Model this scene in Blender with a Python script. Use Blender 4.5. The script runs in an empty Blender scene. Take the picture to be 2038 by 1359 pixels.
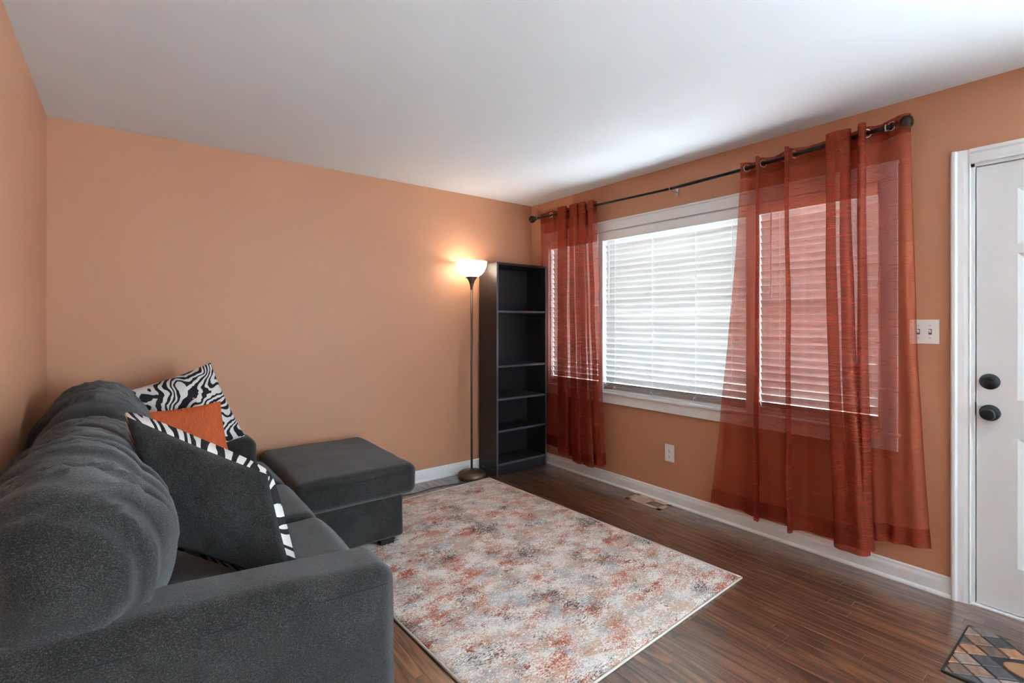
import bpy, bmesh, math, random
from mathutils import Vector, Matrix, noise
random.seed(7)
scene = bpy.context.scene
COL = scene.collection
PI = math.pi

# ------------------------------------------------------------------ camera, sky, exposure
FPX = 987.0
CAMP = Vector((-3.117, -3.690, 1.32))
YAW = math.radians(37.93)
cam_d = bpy.data.cameras.new('camera')
cam_d.sensor_width = 36.0
cam_d.lens = FPX / 2038.0 * 36.0
cam_d.shift_y = -39.5 / 2038.0
cam_d.clip_start = 0.05
cam = bpy.data.objects.new('camera', cam_d)
COL.objects.link(cam)
cam.location = CAMP
cam.rotation_euler = (PI / 2, 0, -YAW)
scene.camera = cam

world = bpy.data.worlds.new('sky')
scene.world = world
world.use_nodes = True
bg = world.node_tree.nodes['Background']
bg.inputs[0].default_value = (0.74, 0.95, 1.14, 1)
bg.inputs[1].default_value = 9.0
sun_l = bpy.data.lights.new('sun', 'SUN')
sun_l.energy = 25.0
sun_l.color = (0.93, 0.97, 1.0)
sun_l.angle = math.radians(0.6)
sun = bpy.data.objects.new('sun', sun_l)
COL.objects.link(sun)
sun.location = (1, 4, 9)
# high sun from beyond the back wall, so no direct sun comes in through the windows
sun.rotation_euler = Vector((-0.06, 0.42, 1.05)).to_track_quat('Z', 'Y').to_euler()

vs = scene.view_settings
vs.view_transform = 'Standard'
vs.look = 'None'
vs.gamma = 1.0
vs.use_curve_mapping = False
vs.exposure = 2.1
scene.cycles.max_bounces = 7
scene.cycles.diffuse_bounces = 5
scene.cycles.transparent_max_bounces = 14
scene.cycles.adaptive_threshold = 0.025
scene.cycles.caustics_reflective = False
scene.cycles.caustics_refractive = False
scene.cycles.sample_clamp_indirect = 8.0


def portal(name, loc, rot, sx, sy):
    l = bpy.data.lights.new(name, 'AREA')
    l.shape = 'RECTANGLE'
    l.size = sx
    l.size_y = sy
    l.cycles.is_portal = True
    o = bpy.data.objects.new(name, l)
    COL.objects.link(o)
    o.location = loc
    o.rotation_euler = rot
    return o


# room numbers
XL = -3.456            # left wall
YR = -6.0              # wall behind the camera
H = 2.44
W1 = dict(y0=-2.83, y1=-0.265, z0=0.745, z1=2.065)       # front window opening in wall_right
W_FILL = dict(y0=-5.90, y1=-4.30, z0=0.10, z1=2.30)          # unseen window added beyond the door for fill light
D1 = dict(y0=-4.115, y1=-3.180, z1=2.055)                # door opening
portal('window_portal_front', (0.125, (W1['y0'] + W1['y1']) / 2, (W1['z0'] + W1['z1']) / 2), (0, PI / 2, 0), W1['z1'] - W1['z0'], W1['y1'] - W1['y0'])
portal('fill_window_portal', (0.125, (W_FILL['y0'] + W_FILL['y1']) / 2, (W_FILL['z0'] + W_FILL['z1']) / 2), (0, PI / 2, 0), W_FILL['z1'] - W_FILL['z0'], W_FILL['y1'] - W_FILL['y0'])


# ------------------------------------------------------------------ materials
def srgb(r, g, b):
    def f(c):
        c /= 255.0
        return c / 12.92 if c <= 0.04045 else ((c + 0.055) / 1.055) ** 2.4
    return (f(r), f(g), f(b), 1.0)


class NT:
    """tiny node-tree helper"""
    def __init__(self, name):
        self.m = bpy.data.materials.new(name)
        self.m.use_nodes = True
        self.t = self.m.node_tree
        self.t.nodes.clear()
        self.out = self.n('ShaderNodeOutputMaterial')

    def n(self, kind, **kw):
        nd = self.t.nodes.new(kind)
        for k, v in kw.items():
            setattr(nd, k, v)
        return nd

    def l(self, a, b):
        self.t.links.new(a, b)

    def set(self, node, **kw):
        for k, v in kw.items():
            inp = node.inputs[k.replace('_', ' ')]
            if hasattr(v, 'is_output'):
                self.l(v, inp)
            else:
                inp.default_value = v
        return node

    def coord(self, kind='Object', scale=(1, 1, 1), rot=(0, 0, 0), loc=(0, 0, 0)):
        tc = self.n('ShaderNodeTexCoord')
        mp = self.n('ShaderNodeMapping')
        mp.inputs['Scale'].default_value = scale
        mp.inputs['Rotation'].default_value = rot
        mp.inputs['Location'].default_value = loc
        self.l(tc.outputs[kind], mp.inputs[0])
        return mp.outputs[0]

    def noise(self, vec, scale, detail=3, rough=0.55, dist=0.0):
        nd = self.n('ShaderNodeTexNoise')
        self.l(vec, nd.inputs['Vector'])
        self.set(nd, Scale=scale, Detail=detail, Roughness=rough, Distortion=dist)
        return nd.outputs[0]

    def ramp(self, fac, stops, interp='LINEAR'):
        r = self.n('ShaderNodeValToRGB')
        r.color_ramp.interpolation = interp
        el = r.color_ramp.elements
        while len(el) < len(stops):
            el.new(0.5)
        for e, (p, c) in zip(el, stops):
            e.position = p
            e.color = c if len(c) == 4 else (*c, 1)
        self.l(fac, r.inputs[0])
        return r.outputs[0]

    def mix(self, fac, a, b, mode='MIX'):
        nd = self.n('ShaderNodeMix', data_type='RGBA', blend_type=mode)
        for i, v in ((0, fac), (6, a), (7, b)):
            if hasattr(v, 'is_output'):
                self.l(v, nd.inputs[i])
            else:
                nd.inputs[i].default_value = v
        return nd.outputs[2]

    def math(self, op, a, b=0.0, clamp=False):
        nd = self.n('ShaderNodeMath', operation=op)
        nd.use_clamp = clamp
        for i, v in ((0, a), (1, b)):
            if hasattr(v, 'is_output'):
                self.l(v, nd.inputs[i])
            else:
                nd.inputs[i].default_value = v
        return nd.outputs[0]

    def bump(self, height, strength=0.3, dist=0.005):
        b = self.n('ShaderNodeBump')
        b.inputs['Strength'].default_value = strength
        b.inputs['Distance'].default_value = dist
        self.l(height, b.inputs['Height'])
        return b.outputs[0]

    def principled(self, **kw):
        p = self.n('ShaderNodeBsdfPrincipled')
        self.set(p, **kw)
        self.l(p.outputs[0], self.out.inputs[0])
        return p


def simple(name, col, rough=0.5, metal=0.0, spec=0.5, bump=None, coat=0.0, var=0.0):
    t = NT(name)
    c = col
    if var:
        nz = t.noise(t.coord(), 6, 3)
        c = t.mix(nz, tuple(x * (1 - var) for x in col[:3]) + (1,), tuple(min(1, x * (1 + var)) for x in col[:3]) + (1,))
    p = t.principled(Base_Color=c, Roughness=rough, Metallic=metal)
    p.inputs['Specular IOR Level'].default_value = spec
    p.inputs['Coat Weight'].default_value = coat
    if bump:
        t.l(t.bump(t.noise(t.coord(), bump[0], 4), bump[1], bump[2]), p.inputs['Normal'])
    return t.m


def m_wall():
    t = NT('terracotta_paint')
    co = t.coord()
    c = t.mix(t.noise(co, 1.3, 3), srgb(187, 134, 102), srgb(194, 141, 110))
    p = t.principled(Base_Color=c, Roughness=0.5)
    p.inputs['Specular IOR Level'].default_value = 0.35
    t.l(t.bump(t.noise(co, 140, 3), 0.10, 0.002), p.inputs['Normal'])
    return t.m


def m_ceiling():
    t = NT('ceiling_paint')
    co = t.coord()
    c = t.mix(t.noise(co, 2.2, 4), srgb(224, 228, 231), srgb(230, 234, 236))
    p = t.principled(Base_Color=c, Roughness=0.8)
    h = t.math('ADD', t.noise(co, 9, 3), t.math('MULTIPLY', t.noise(co, 90, 2), 0.15))
    t.l(t.bump(h, 0.15, 0.004), p.inputs['Normal'])
    return t.m


def m_plank():
    t = NT('stained_oak')
    oi = t.n('ShaderNodeObjectInfo')
    ge = t.n('ShaderNodeNewGeometry')
    rnd = t.math('FRACT', t.math('ADD', oi.outputs['Random'], ge.outputs['Random Per Island']))
    tc = t.n('ShaderNodeTexCoord')
    off = t.n('ShaderNodeCombineXYZ')
    t.l(t.math('MULTIPLY', rnd, 37.0), off.inputs[0])
    t.l(t.math('MULTIPLY', rnd, 91.0), off.inputs[1])
    t.l(t.math('MULTIPLY', rnd, 13.0), off.inputs[2])
    ad = t.n('ShaderNodeVectorMath', operation='ADD')
    t.l(tc.outputs['Object'], ad.inputs[0])
    t.l(off.outputs[0], ad.inputs[1])
    mp = t.n('ShaderNodeMapping')
    mp.inputs['Scale'].default_value = (1, 0.085, 1)
    t.l(ad.outputs[0], mp.inputs[0])
    v = mp.outputs[0]
    # cathedral grain: contour lines of a slow, lengthwise noise
    n1 = t.noise(v, 9.0, 2.0, 0.45, 0.6)
    rings = t.math('FRACT', t.math('MULTIPLY', n1, 10.0))
    tri = t.math('ABSOLUTE', t.math('SUBTRACT', t.math('MULTIPLY', rings, 2.0), 1.0))
    mp2 = t.n('ShaderNodeMapping')
    mp2.inputs['Scale'].default_value = (1, 0.03, 1)
    t.l(ad.outputs[0], mp2.inputs[0])
    fine = t.noise(mp2.outputs[0], 420, 3, 0.6)
    g = t.math('ADD', t.math('MULTIPLY', tri, 0.55), t.math('MULTIPLY', fine, 0.5))
    c = t.ramp(g, [(0.14, srgb(34, 22, 16)), (0.34, srgb(62, 41, 29)), (0.60, srgb(94, 64, 44)), (0.92, srgb(122, 86, 60))])
    tone = t.ramp(rnd, [(0.0, (0.62, 0.60, 0.60, 1)), (0.3, (0.85, 0.85, 0.86, 1)), (0.55, (1.05, 1.0, 0.95, 1)), (0.8, (1.3, 1.22, 1.1, 1)), (1.0, (0.75, 0.72, 0.72, 1))])
    c = t.mix(1.0, c, tone, 'MULTIPLY')
    p = t.principled(Base_Color=c)
    t.l(t.ramp(g, [(0.0, (0.40,) * 3), (1.0, (0.27,) * 3)]), p.inputs['Roughness'])
    p.inputs['Specular IOR Level'].default_value = 0.5
    p.inputs['Coat Weight'].default_value = 1.0
    p.inputs['Coat IOR'].default_value = 2.0
    p.inputs['Coat Roughness'].default_value = 0.2
    t.l(t.bump(g, 0.16, 0.0012), p.inputs['Normal'])
    return t.m


def m_rug():
    t = NT('woven_abstract_rug')
    co = t.coord(scale=(1.0, 1.9, 1))
    raw = t.coord()
    cream = srgb(234, 226, 217)
    speck = t.noise(co, 105, 4, 0.8)
    speck2 = t.noise(t.coord(scale=(1, 1.7, 1), loc=(4, 9, 2)), 80, 4, 0.8)

    def patch(scale, seed, lo, hi, amt, sp):
        b = t.noise(t.coord(scale=(1.0, 1.5, 1), loc=(seed, seed * 2.3, seed * 0.7)), scale, 4, 0.6)
        s = t.math('ADD', b, t.math('MULTIPLY', t.math('SUBTRACT', sp, 0.5), amt))
        return t.ramp(s, [(lo, (0, 0, 0)), (hi, (1, 1, 1))])
    base = t.mix(patch(7, 3.1, 0.47, 0.58, 1.2, speck), cream, srgb(176, 168, 162))
    base = t.mix(patch(9, 11.7, 0.53, 0.60, 1.4, speck2), base, srgb(204, 168, 144))
    base = t.mix(patch(6.5, 21.4, 0.585, 0.63, 1.15, speck), base, srgb(182, 96, 58))
    base = t.mix(patch(8.0, 33.3, 0.63, 0.67, 0.9, speck2), base, srgb(160, 74, 44))
    base = t.mix(patch(7.5, 47.9, 0.665, 0.72, 0.7, speck), base, srgb(150, 172, 192))
    base = t.mix(patch(5.0, 61.2, 0.64, 0.70, 0.7, speck2), base, srgb(182, 184, 188))
    # dark flecks, running across the rug
    fl = t.noise(t.coord(scale=(1.0, 3.2, 1), loc=(7, 1, 5)), 75, 3, 0.75)
    big = t.noise(t.coord(loc=(17, 3, 8)), 5.0, 2)
    d = t.math('ADD', fl, t.math('MULTIPLY', t.math('SUBTRACT', big, 0.5), 0.75))
    base = t.mix(t.ramp(d, [(0.605, (0, 0, 0)), (0.65, (1, 1, 1))]), base, srgb(60, 54, 50))
    wl = t.noise(t.coord(scale=(1.0, 2.2, 1), loc=(2, 13, 6)), 40, 3, 0.7)
    base = t.mix(t.ramp(wl, [(0.60, (0, 0, 0)), (0.66, (1, 1, 1))]), base, srgb(242, 236, 231))
    p = t.principled(Base_Color=base, Roughness=0.95)
    p.inputs['Specular IOR Level'].default_value = 0.1
    p.inputs['Sheen Weight'].default_value = 0.15
    t.l(t.bump(t.math('ADD', t.noise(raw, 320, 2), speck), 0.5, 0.004), p.inputs['Normal'])
    return t.m


def m_chenille(name='charcoal_chenille', k=0.72):
    t = NT(name)
    co = t.coord()
    fib = t.noise(co, 390, 3, 0.75)
    fib2 = t.noise(t.coord(scale=(1, 1, 2.5), rot=(0.5, 0.4, 0.8)), 230, 3, 0.75)
    blot = t.noise(co, 8, 5, 0.65)
    s = t.math('ADD', t.math('MULTIPLY', fib, 0.6), t.math('MULTIPLY', fib2, 0.5))
    c = t.ramp(s, [(0.38, tuple(x * k for x in srgb(24, 23, 23)[:3])), (0.55, tuple(x * k for x in srgb(43, 41, 40)[:3])), (0.68, tuple(x * k for x in srgb(90, 87, 85)[:3])), (0.80, tuple(x * k for x in srgb(152, 149, 146)[:3]))])
    c = t.mix(1.0, c, t.ramp(blot, [(0.32, (0.68, 0.68, 0.69)), (0.68, (1.35, 1.34, 1.34))]), 'MULTIPLY')
    p = t.principled(Base_Color=c, Roughness=0.9)
    p.inputs['Specular IOR Level'].default_value = 0.15
    p.inputs['Sheen Weight'].default_value = 0.3
    p.inputs['Sheen Roughness'].default_value = 0.45
    p.inputs['Sheen Tint'].default_value = (0.9, 0.88, 0.86, 1)
    t.l(t.bump(t.math('ADD', s, t.math('MULTIPLY', blot, 0.6)), 0.55, 0.006), p.inputs['Normal'])
    return t.m


def m_zebra(seed=0.0):
    t = NT('zebra_print_cotton')
    tc = t.n('ShaderNodeTexCoord')
    uv = tc.outputs['UV']
    mp = t.n('ShaderNodeMapping')
    mp.inputs['Location'].default_value = (seed, seed * 1.7, 0)
    t.l(uv, mp.inputs[0])
    v = mp.outputs[0]
    wob = t.n('ShaderNodeTexNoise')
    t.l(v, wob.inputs['Vector'])
    t.set(wob, Scale=2.8, Detail=1.5, Roughness=0.45)
    sub = t.n('ShaderNodeVectorMath', operation='SUBTRACT')
    t.l(wob.outputs['Color'], sub.inputs[0])
    sub.inputs[1].default_value = (0.5, 0.5, 0.5)
    sc = t.n('ShaderNodeVectorMath', operation='SCALE')
    t.l(sub.outputs[0], sc.inputs[0])
    sc.inputs['Scale'].default_value = 0.75
    ad = t.n('ShaderNodeVectorMath', operation='ADD')
    t.l(v, ad.inputs[0])
    t.l(sc.outputs[0], ad.inputs[1])
    w = t.n('ShaderNodeTexWave', wave_type='BANDS', bands_direction='DIAGONAL')
    t.l(ad.outputs[0], w.inputs['Vector'])
    t.set(w, Scale=5.2, Distortion=2.0, Detail=1.0, Detail_Scale=2.2, Detail_Roughness=0.5)
    nz = t.noise(v, 9, 2)
    s = t.math('ADD', w.outputs['Fac'], t.math('MULTIPLY', t.math('SUBTRACT', nz, 0.5), 0.3))
    c = t.ramp(s, [(0.47, srgb(34, 33, 35)), (0.51, srgb(213, 206, 200))])
    p = t.principled(Base_Color=c, Roughness=0.8)
    p.inputs['Specular IOR Level'].default_value = 0.2
    t.l(t.bump(t.noise(v, 220, 2), 0.15, 0.001), p.inputs['Normal'])
    return t.m


def m_orange():
    t = NT('orange_slub_weave')
    tc = t.n('ShaderNodeTexCoord')
    mp = t.n('ShaderNodeMapping')
    mp.inputs['Scale'].default_value = (9, 1.1, 1)
    mp.inputs['Rotation'].default_value = (0, 0, 0.1)
    t.l(tc.outputs['UV'], mp.inputs[0])
    n1 = t.noise(mp.outputs[0], 7, 4, 0.7)
    c = t.ramp(n1, [(0.35, srgb(160, 66, 22)), (0.65, srgb(196, 88, 38))])
    p = t.principled(Base_Color=c, Roughness=0.8)
    t.l(t.bump(n1, 0.5, 0.004), p.inputs['Normal'])
    return t.m


def m_curtain():
    t = NT('rust_sheer_taffeta')
    co = t.coord(scale=(0.25, 0.16, 4.0))
    slub = t.noise(co, 60, 4, 0.7)
    streak = t.ramp(slub, [(0.35, (0, 0, 0)), (0.72, (1, 1, 1))])
    warp = t.noise(t.coord(scale=(1, 1, 0.02)), 300, 2)
    base = t.mix(streak, srgb(152, 56, 42), srgb(104, 32, 34))
    base = t.mix(t.math('MULTIPLY', warp, 0.10), base, srgb(176, 80, 50))
    dif = t.n('ShaderNodeBsdfDiffuse')
    t.l(base, dif.inputs[0])
    trl = t.n('ShaderNodeBsdfTranslucent')
    trl.inputs[0].default_value = srgb(205, 100, 72)
    glo = t.n('ShaderNodeBsdfGlossy')
    glo.inputs[0].default_value = srgb(226, 146, 104)
    glo.inputs['Roughness'].default_value = 0.40
    tr = t.n('ShaderNodeBsdfTransparent')
    tr.inputs[0].default_value = (1.0, 0.72, 0.67, 1)
    bmp = t.bump(t.math('ADD', slub, t.noise(t.coord(), 11, 3)), 0.35, 0.006)
    for s in (dif, trl, glo):
        t.l(bmp, s.inputs['Normal'])
    m1 = t.n('ShaderNodeMixShader')
    m1.inputs[0].default_value = 0.25
    t.l(dif.outputs[0], m1.inputs[1])
    t.l(trl.outputs[0], m1.inputs[2])
    m2 = t.n('ShaderNodeMixShader')
    m2.inputs[0].default_value = 0.17
    t.l(m1.outputs[0], m2.inputs[1])
    t.l(glo.outputs[0], m2.inputs[2])
    m3 = t.n('ShaderNodeMixShader')
    t.l(t.ramp(slub, [(0.3, (0.43,) * 3), (0.66, (0.41,) * 3)]), m3.inputs[0])
    t.l(m2.outputs[0], m3.inputs[1])
    t.l(tr.outputs[0], m3.inputs[2])
    t.l(m3.outputs[0], t.out.inputs[0])
    return t.m


def m_slat():
    t = NT('white_blind_slat')
    d = t.n('ShaderNodeBsdfPrincipled')
    t.set(d, Base_Color=srgb(194, 190, 185), Roughness=0.45)
    tr = t.n('ShaderNodeBsdfTranslucent')
    tr.inputs[0].default_value = srgb(235, 240, 246)
    m = t.n('ShaderNodeMixShader')
    m.inputs[0].default_value = 0.008
    t.l(d.outputs[0], m.inputs[1])
    t.l(tr.outputs[0], m.inputs[2])
    t.l(m.outputs[0], t.out.inputs[0])
    return t.m


def m_glass():
    t = NT('window_glass')
    tr = t.n('ShaderNodeBsdfTransparent')
    tr.inputs[0].default_value = (0.96, 0.98, 0.98, 1)
    gl = t.n('ShaderNodeBsdfGlossy')
    gl.inputs['Roughness'].default_value = 0.03
    m = t.n('ShaderNodeMixShader')
    m.inputs[0].default_value = 0.06
    t.l(tr.outputs[0], m.inputs[1])
    t.l(gl.outputs[0], m.inputs[2])
    t.l(m.outputs[0], t.out.inputs[0])
    return t.m


def m_bowl():
    t = NT('lit_frosted_bowl')
    tr = t.n('ShaderNodeBsdfTranslucent')
    tr.inputs[0].default_value = (0.95, 0.92, 0.86, 1)
    em = t.n('ShaderNodeEmission')
    em.inputs[0].default_value = (1.0, 0.88, 0.74, 1)
    em.inputs[1].default_value = 0.32
    ad = t.n('ShaderNodeAddShader')
    t.l(tr.outputs[0], ad.inputs[0])
    t.l(em.outputs[0], ad.inputs[1])
    t.l(ad.outputs[0], t.out.inputs[0])
    return t.m


def m_trim():
    t = NT('white_gloss_trim')
    co = t.coord()
    c = t.mix(t.noise(co, 4, 3), srgb(224, 227, 228), srgb(233, 236, 236))
    p = t.principled(Base_Color=c, Roughness=0.28)
    t.l(t.bump(t.noise(t.coord(scale=(1, 1, 0.25)), 45, 3), 0.12, 0.003), p.inputs['Normal'])
    return t.m


def m_door():
    t = NT('white_gloss_door_paint')
    p = t.principled(Base_Color=srgb(222, 224, 224), Roughness=0.13)
    h = t.math('ADD', t.noise(t.coord(scale=(1, 1, 0.5)), 26, 3), t.math('MULTIPLY', t.noise(t.coord(), 7, 2), 0.8))
    t.l(t.bump(h, 0.22, 0.006), p.inputs['Normal'])
    return t.m


def m_stone():
    t = NT('moulded_slate_stone')
    oi = t.n('ShaderNodeObjectInfo')
    c = t.ramp(oi.outputs['Random'], [(0.0, srgb(120, 92, 76)), (0.2, srgb(104, 96, 98)), (0.36, srgb(62, 60, 62)), (0.5, srgb(142, 100, 74)), (0.66, srgb(92, 74, 64)), (0.8, srgb(128, 112, 104)), (0.92, srgb(78, 66, 60))], 'CONSTANT')
    tc = t.n('ShaderNodeTexCoord')
    nz = t.noise(tc.outputs['Object'], 38, 4, 0.65)
    c = t.mix(1.0, c, t.ramp(nz, [(0.3, (0.6, 0.58, 0.56)), (0.7, (1.35, 1.25, 1.15))]), 'MULTIPLY')
    p = t.principled(Base_Color=c, Roughness=0.6)
    t.l(t.bump(nz, 0.5, 0.003), p.inputs['Normal'])
    return t.m


def m_bookcase():
    t = NT('black_laminate')
    co = t.coord(scale=(6, 6, 0.4))
    n1 = t.noise(co, 30, 3)
    c = t.mix(n1, srgb(27, 27, 31), srgb(34, 34, 39))
    p = t.principled(Base_Color=c, Roughness=0.34)
    p.inputs['Specular IOR Level'].default_value = 0.5
    t.l(t.bump(n1, 0.05, 0.001), p.inputs['Normal'])
    return t.m


M = dict(
    wall=m_wall(), ceiling=m_ceiling(), plank=m_plank(), rug=m_rug(), sofa=m_chenille(), pillowback=m_chenille('charcoal_pillow_velour', 0.6),
    zebra=m_zebra(0.0), zebra2=m_zebra(3.7), orange=m_orange(), curtain=m_curtain(), slat=m_slat(), glass=m_glass(), bowl=m_bowl(),
    trim=m_trim(), door=m_door(), stone=m_stone(), bookcase=m_bookcase(),
    subfloor=simple('dark_joint', srgb(18, 11, 8), 0.8, bump=(40, 0.2, 0.002)),
    bronze=simple('oil_rubbed_bronze', srgb(52, 44, 40), 0.32, 0.55, var=0.25),
    lampmetal=simple('brown_painted_metal', srgb(92, 78, 66), 0.33, 0.35, var=0.1),
    black=simple('black_steel', srgb(30, 30, 34), 0.28, 0.5, var=0.15),
    hardware=simple('dark_hardware', srgb(36, 41, 43), 0.35, 0.45, var=0.2),
    silver=simple('brushed_silver', srgb(205, 200, 195), 0.3, 0.9, var=0.1),
    plate=simple('white_plastic', srgb(232, 232, 228), 0.3, var=0.02),
    slot=simple('dark_slot', srgb(40, 38, 36), 0.7, var=0.1),
    ventm=simple('tan_enamel', srgb(190, 160, 140), 0.4, 0.0, var=0.06),
    binding=simple('beige_binding', srgb(196, 184, 172), 0.9, bump=(500, 0.4, 0.002), var=0.05),
    rubber=simple('black_rubber', srgb(24, 23, 23), 0.7, bump=(150, 0.4, 0.003), var=0.2),
    leg=simple('black_block_foot', srgb(20, 20, 22), 0.5, var=0.2),
    cord=simple('black_cord', srgb(22, 21, 20), 0.45, var=0.1),
    string=simple('white_string', srgb(235, 235, 230), 0.8, var=0.03),
    peg=simple('pin_hole', srgb(120, 118, 116), 0.4, var=0.1),
    dim_ground=simple('dim_ground_grey', srgb(128, 128, 128), 0.9, bump=(60, 0.5, 0.02), var=0.25),
    patio=simple('pale_concrete', srgb(225, 224, 220), 0.9, var=0.05),
    edge=simple('painted_edge_highlight', srgb(78, 80, 90), 0.28, var=0.05),  # lighter colour imitates light reflecting off the shelf edges
    medallion=simple('brown_oval_stone', srgb(132, 92, 62), 0.6, bump=(40, 0.5, 0.004), var=0.3),
    backing=simple('black_hardboard', srgb(20, 20, 25), 0.55, var=0.1),
    seam=simple('dark_seam', srgb(20, 20, 22), 0.9, var=0.1),
)

# ------------------------------------------------------------------ object helpers
ORG = {}


def reg(o, org):
    ORG[o.name] = Vector(org)
    return o


def finish(o, label=None, cat=None, group=None, kind=None):
    for k, v in (('label', label), ('category', cat), ('group', group), ('kind', kind)):
        if v:
            o[k] = v
    return o


def thing(name, loc, label=None, cat=None, group=None, kind=None):
    o = bpy.data.objects.new(name, None)
    o.empty_display_size = 0.1
    COL.objects.link(o)
    o.location = loc
    reg(o, loc)
    return finish(o, label, cat, group, kind)


def mesh(name, verts, faces, mat, smooth=False, uvs=None):
    me = bpy.data.meshes.new(name)
    me.from_pydata([tuple(v) for v in verts], [], faces)
    me.update()
    bm = bmesh.new()
    bm.from_mesh(me)
    bmesh.ops.recalc_face_normals(bm, faces=bm.faces)
    bm.to_mesh(me)
    bm.free()
    if mat:
        me.materials.append(mat)
    if smooth:
        me.polygons.foreach_set('use_smooth', [True] * len(me.polygons))
    if uvs:
        ul = me.uv_layers.new(name='UVMap')
        for li, lp in enumerate(me.loops):
            ul.data[li].uv = uvs[lp.vertex_index]
    return me


def place(name, me, loc, parent=None):
    """object with shared mesh data, loc in world space"""
    o = bpy.data.objects.new(name, me)
    COL.objects.link(o)
    loc = Vector(loc)
    if parent:
        o.parent = parent
        o.location = loc - ORG[parent.name]
    else:
        o.location = loc
    return reg(o, loc)


def obj(name, verts, faces, mat, parent=None, smooth=False, org=None, uvs=None):
    """verts in world space; the object's origin goes to org (or the bottom centre of the verts)"""
    vs_ = [Vector(v) for v in verts]
    if org is None:
        xs, ys, zs = zip(*[(v.x, v.y, v.z) for v in vs_])
        org = Vector(((min(xs) + max(xs)) / 2, (min(ys) + max(ys)) / 2, min(zs)))
    org = Vector(org)
    me = mesh(name, [v - org for v in vs_], faces, mat, smooth, uvs)
    return place(name, me, org, parent)


class MB:
    def __init__(self):
        self.v = []
        self.f = []

    def add(self, v, f):
        n = len(self.v)
        self.v += [Vector(p) for p in v]
        self.f += [tuple(i + n for i in q) for q in f]
        return self

    def box(self, a, b, bev=0.0):
        a, b = [min(a[i], b[i]) for i in range(3)], [max(a[i], b[i]) for i in range(3)]
        if bev <= 0:
            v = [(x, y, z) for x in (a[0], b[0]) for y in (a[1], b[1]) for z in (a[2], b[2])]
            return self.add(v, [(0, 1, 3, 2), (4, 6, 7, 5), (0, 4, 5, 1), (2, 3, 7, 6), (0, 2, 6, 4), (1, 5, 7, 3)])
        bm = bmesh.new()
        bmesh.ops.create_cube(bm, size=1.0)
        for v in bm.verts:
            for i in range(3):
                v.co[i] = a[i] if v.co[i] < 0 else b[i]
        bmesh.ops.bevel(bm, geom=list(bm.edges), offset=bev, segments=2, affect='EDGES', profile=0.5)
        bm.verts.index_update()
        self.add([v.co.copy() for v in bm.verts], [[v.index for v in f.verts] for f in bm.faces])
        bm.free()
        return self

    def prism(self, prof, axis, a, b):
        """closed 2D profile extruded along axis 'x' or 'y' or 'z'"""
        def P(p, t):
            return {'x': (t, p[0], p[1]), 'y': (p[0], t, p[1]), 'z': (p[0], p[1], t)}[axis]
        n = len(prof)
        v = [P(p, a) for p in prof] + [P(p, b) for p in prof]
        f = [(i, (i + 1) % n, n + (i + 1) % n, n + i) for i in range(n)] + [tuple(range(n - 1, -1, -1)), tuple(range(n, 2 * n))]
        return self.add(v, f)

    def tube(self, pts, r, seg=8, cap=True):
        pts = [Vector(p) for p in pts]
        rs = r if isinstance(r, (list, tuple)) else [r] * len(pts)
        rings = []
        up = Vector((0.013, 0.021, 1))
        for i, p in enumerate(pts):
            d = (pts[min(i + 1, len(pts) - 1)] - pts[max(i - 1, 0)]).normalized()
            s = d.cross(up)
            if s.length < 0.05:
                s = d.cross(Vector((1, 0.1, 0)))
            s.normalize()
            u = s.cross(d).normalized()
            rings.append([p + (s * math.cos(2 * PI * k / seg) + u * math.sin(2 * PI * k / seg)) * rs[i] for k in range(seg)])
        v = [q for rg in rings for q in rg]
        f = []
        for i in range(len(pts) - 1):
            for k in range(seg):
                f.append((i * seg + k, i * seg + (k + 1) % seg, (i + 1) * seg + (k + 1) % seg, (i + 1) * seg + k))
        if cap:
            f.append(tuple(range(seg - 1, -1, -1)))
            f.append(tuple(range((len(pts) - 1) * seg, len(pts) * seg)))
        return self.add(v, f)

    def lathe(self, c, axis, prof, seg=24):
        """prof: list of (radius, height along axis)"""
        c = Vector(c)
        a = Vector(axis).normalized()
        s = a.orthogonal().normalized()
        u = a.cross(s)
        v = []
        for r, h in prof:
            for k in range(seg):
                t = 2 * PI * k / seg
                v.append(c + a * h + (s * math.cos(t) + u * math.sin(t)) * max(r, 1e-5))
        f = []
        for i in range(len(prof) - 1):
            for k in range(seg):
                f.append((i * seg + k, i * seg + (k + 1) % seg, (i + 1) * seg + (k + 1) % seg, (i + 1) * seg + k))
        return self.add(v, f)

    def torus(self, c, axis, R, r, seg=24, ms=8):
        c = Vector(c)
        a = Vector(axis).normalized()
        s = a.orthogonal().normalized()
        u = a.cross(s)
        v = []
        for k in range(seg):
            t = 2 * PI * k / seg
            d = s * math.cos(t) + u * math.sin(t)
            for j in range(ms):
                q = 2 * PI * j / ms
                v.append(c + d * (R + r * math.cos(q)) + a * r * math.sin(q))
        f = [(k * ms + j, ((k + 1) % seg) * ms + j, ((k + 1) % seg) * ms + (j + 1) % ms, k * ms + (j + 1) % ms) for k in range(seg) for j in range(ms)]
        return self.add(v, f)

    def build(self, name, mat, parent=None, smooth=False, org=None):
        return obj(name, self.v, self.f, mat, parent, smooth, org)


def pix(px, off):
    """y where the photo column px meets the vertical plane x = -off (parallel to the window wall)"""
    fx, fy = math.sin(YAW), math.cos(YAW)
    dx = fx * FPX + fy * (px - 1019)
    dy = fy * FPX - fx * (px - 1019)
    return CAMP.y + dy * (-off - CAMP.x) / dx


def interp(tab, x):
    if x <= tab[0][0]:
        return tab[0][1]
    for (a, va), (b, vb) in zip(tab, tab[1:]):
        if x <= b:
            return va + (vb - va) * (x - a) / (b - a)
    return tab[-1][1]


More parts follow.
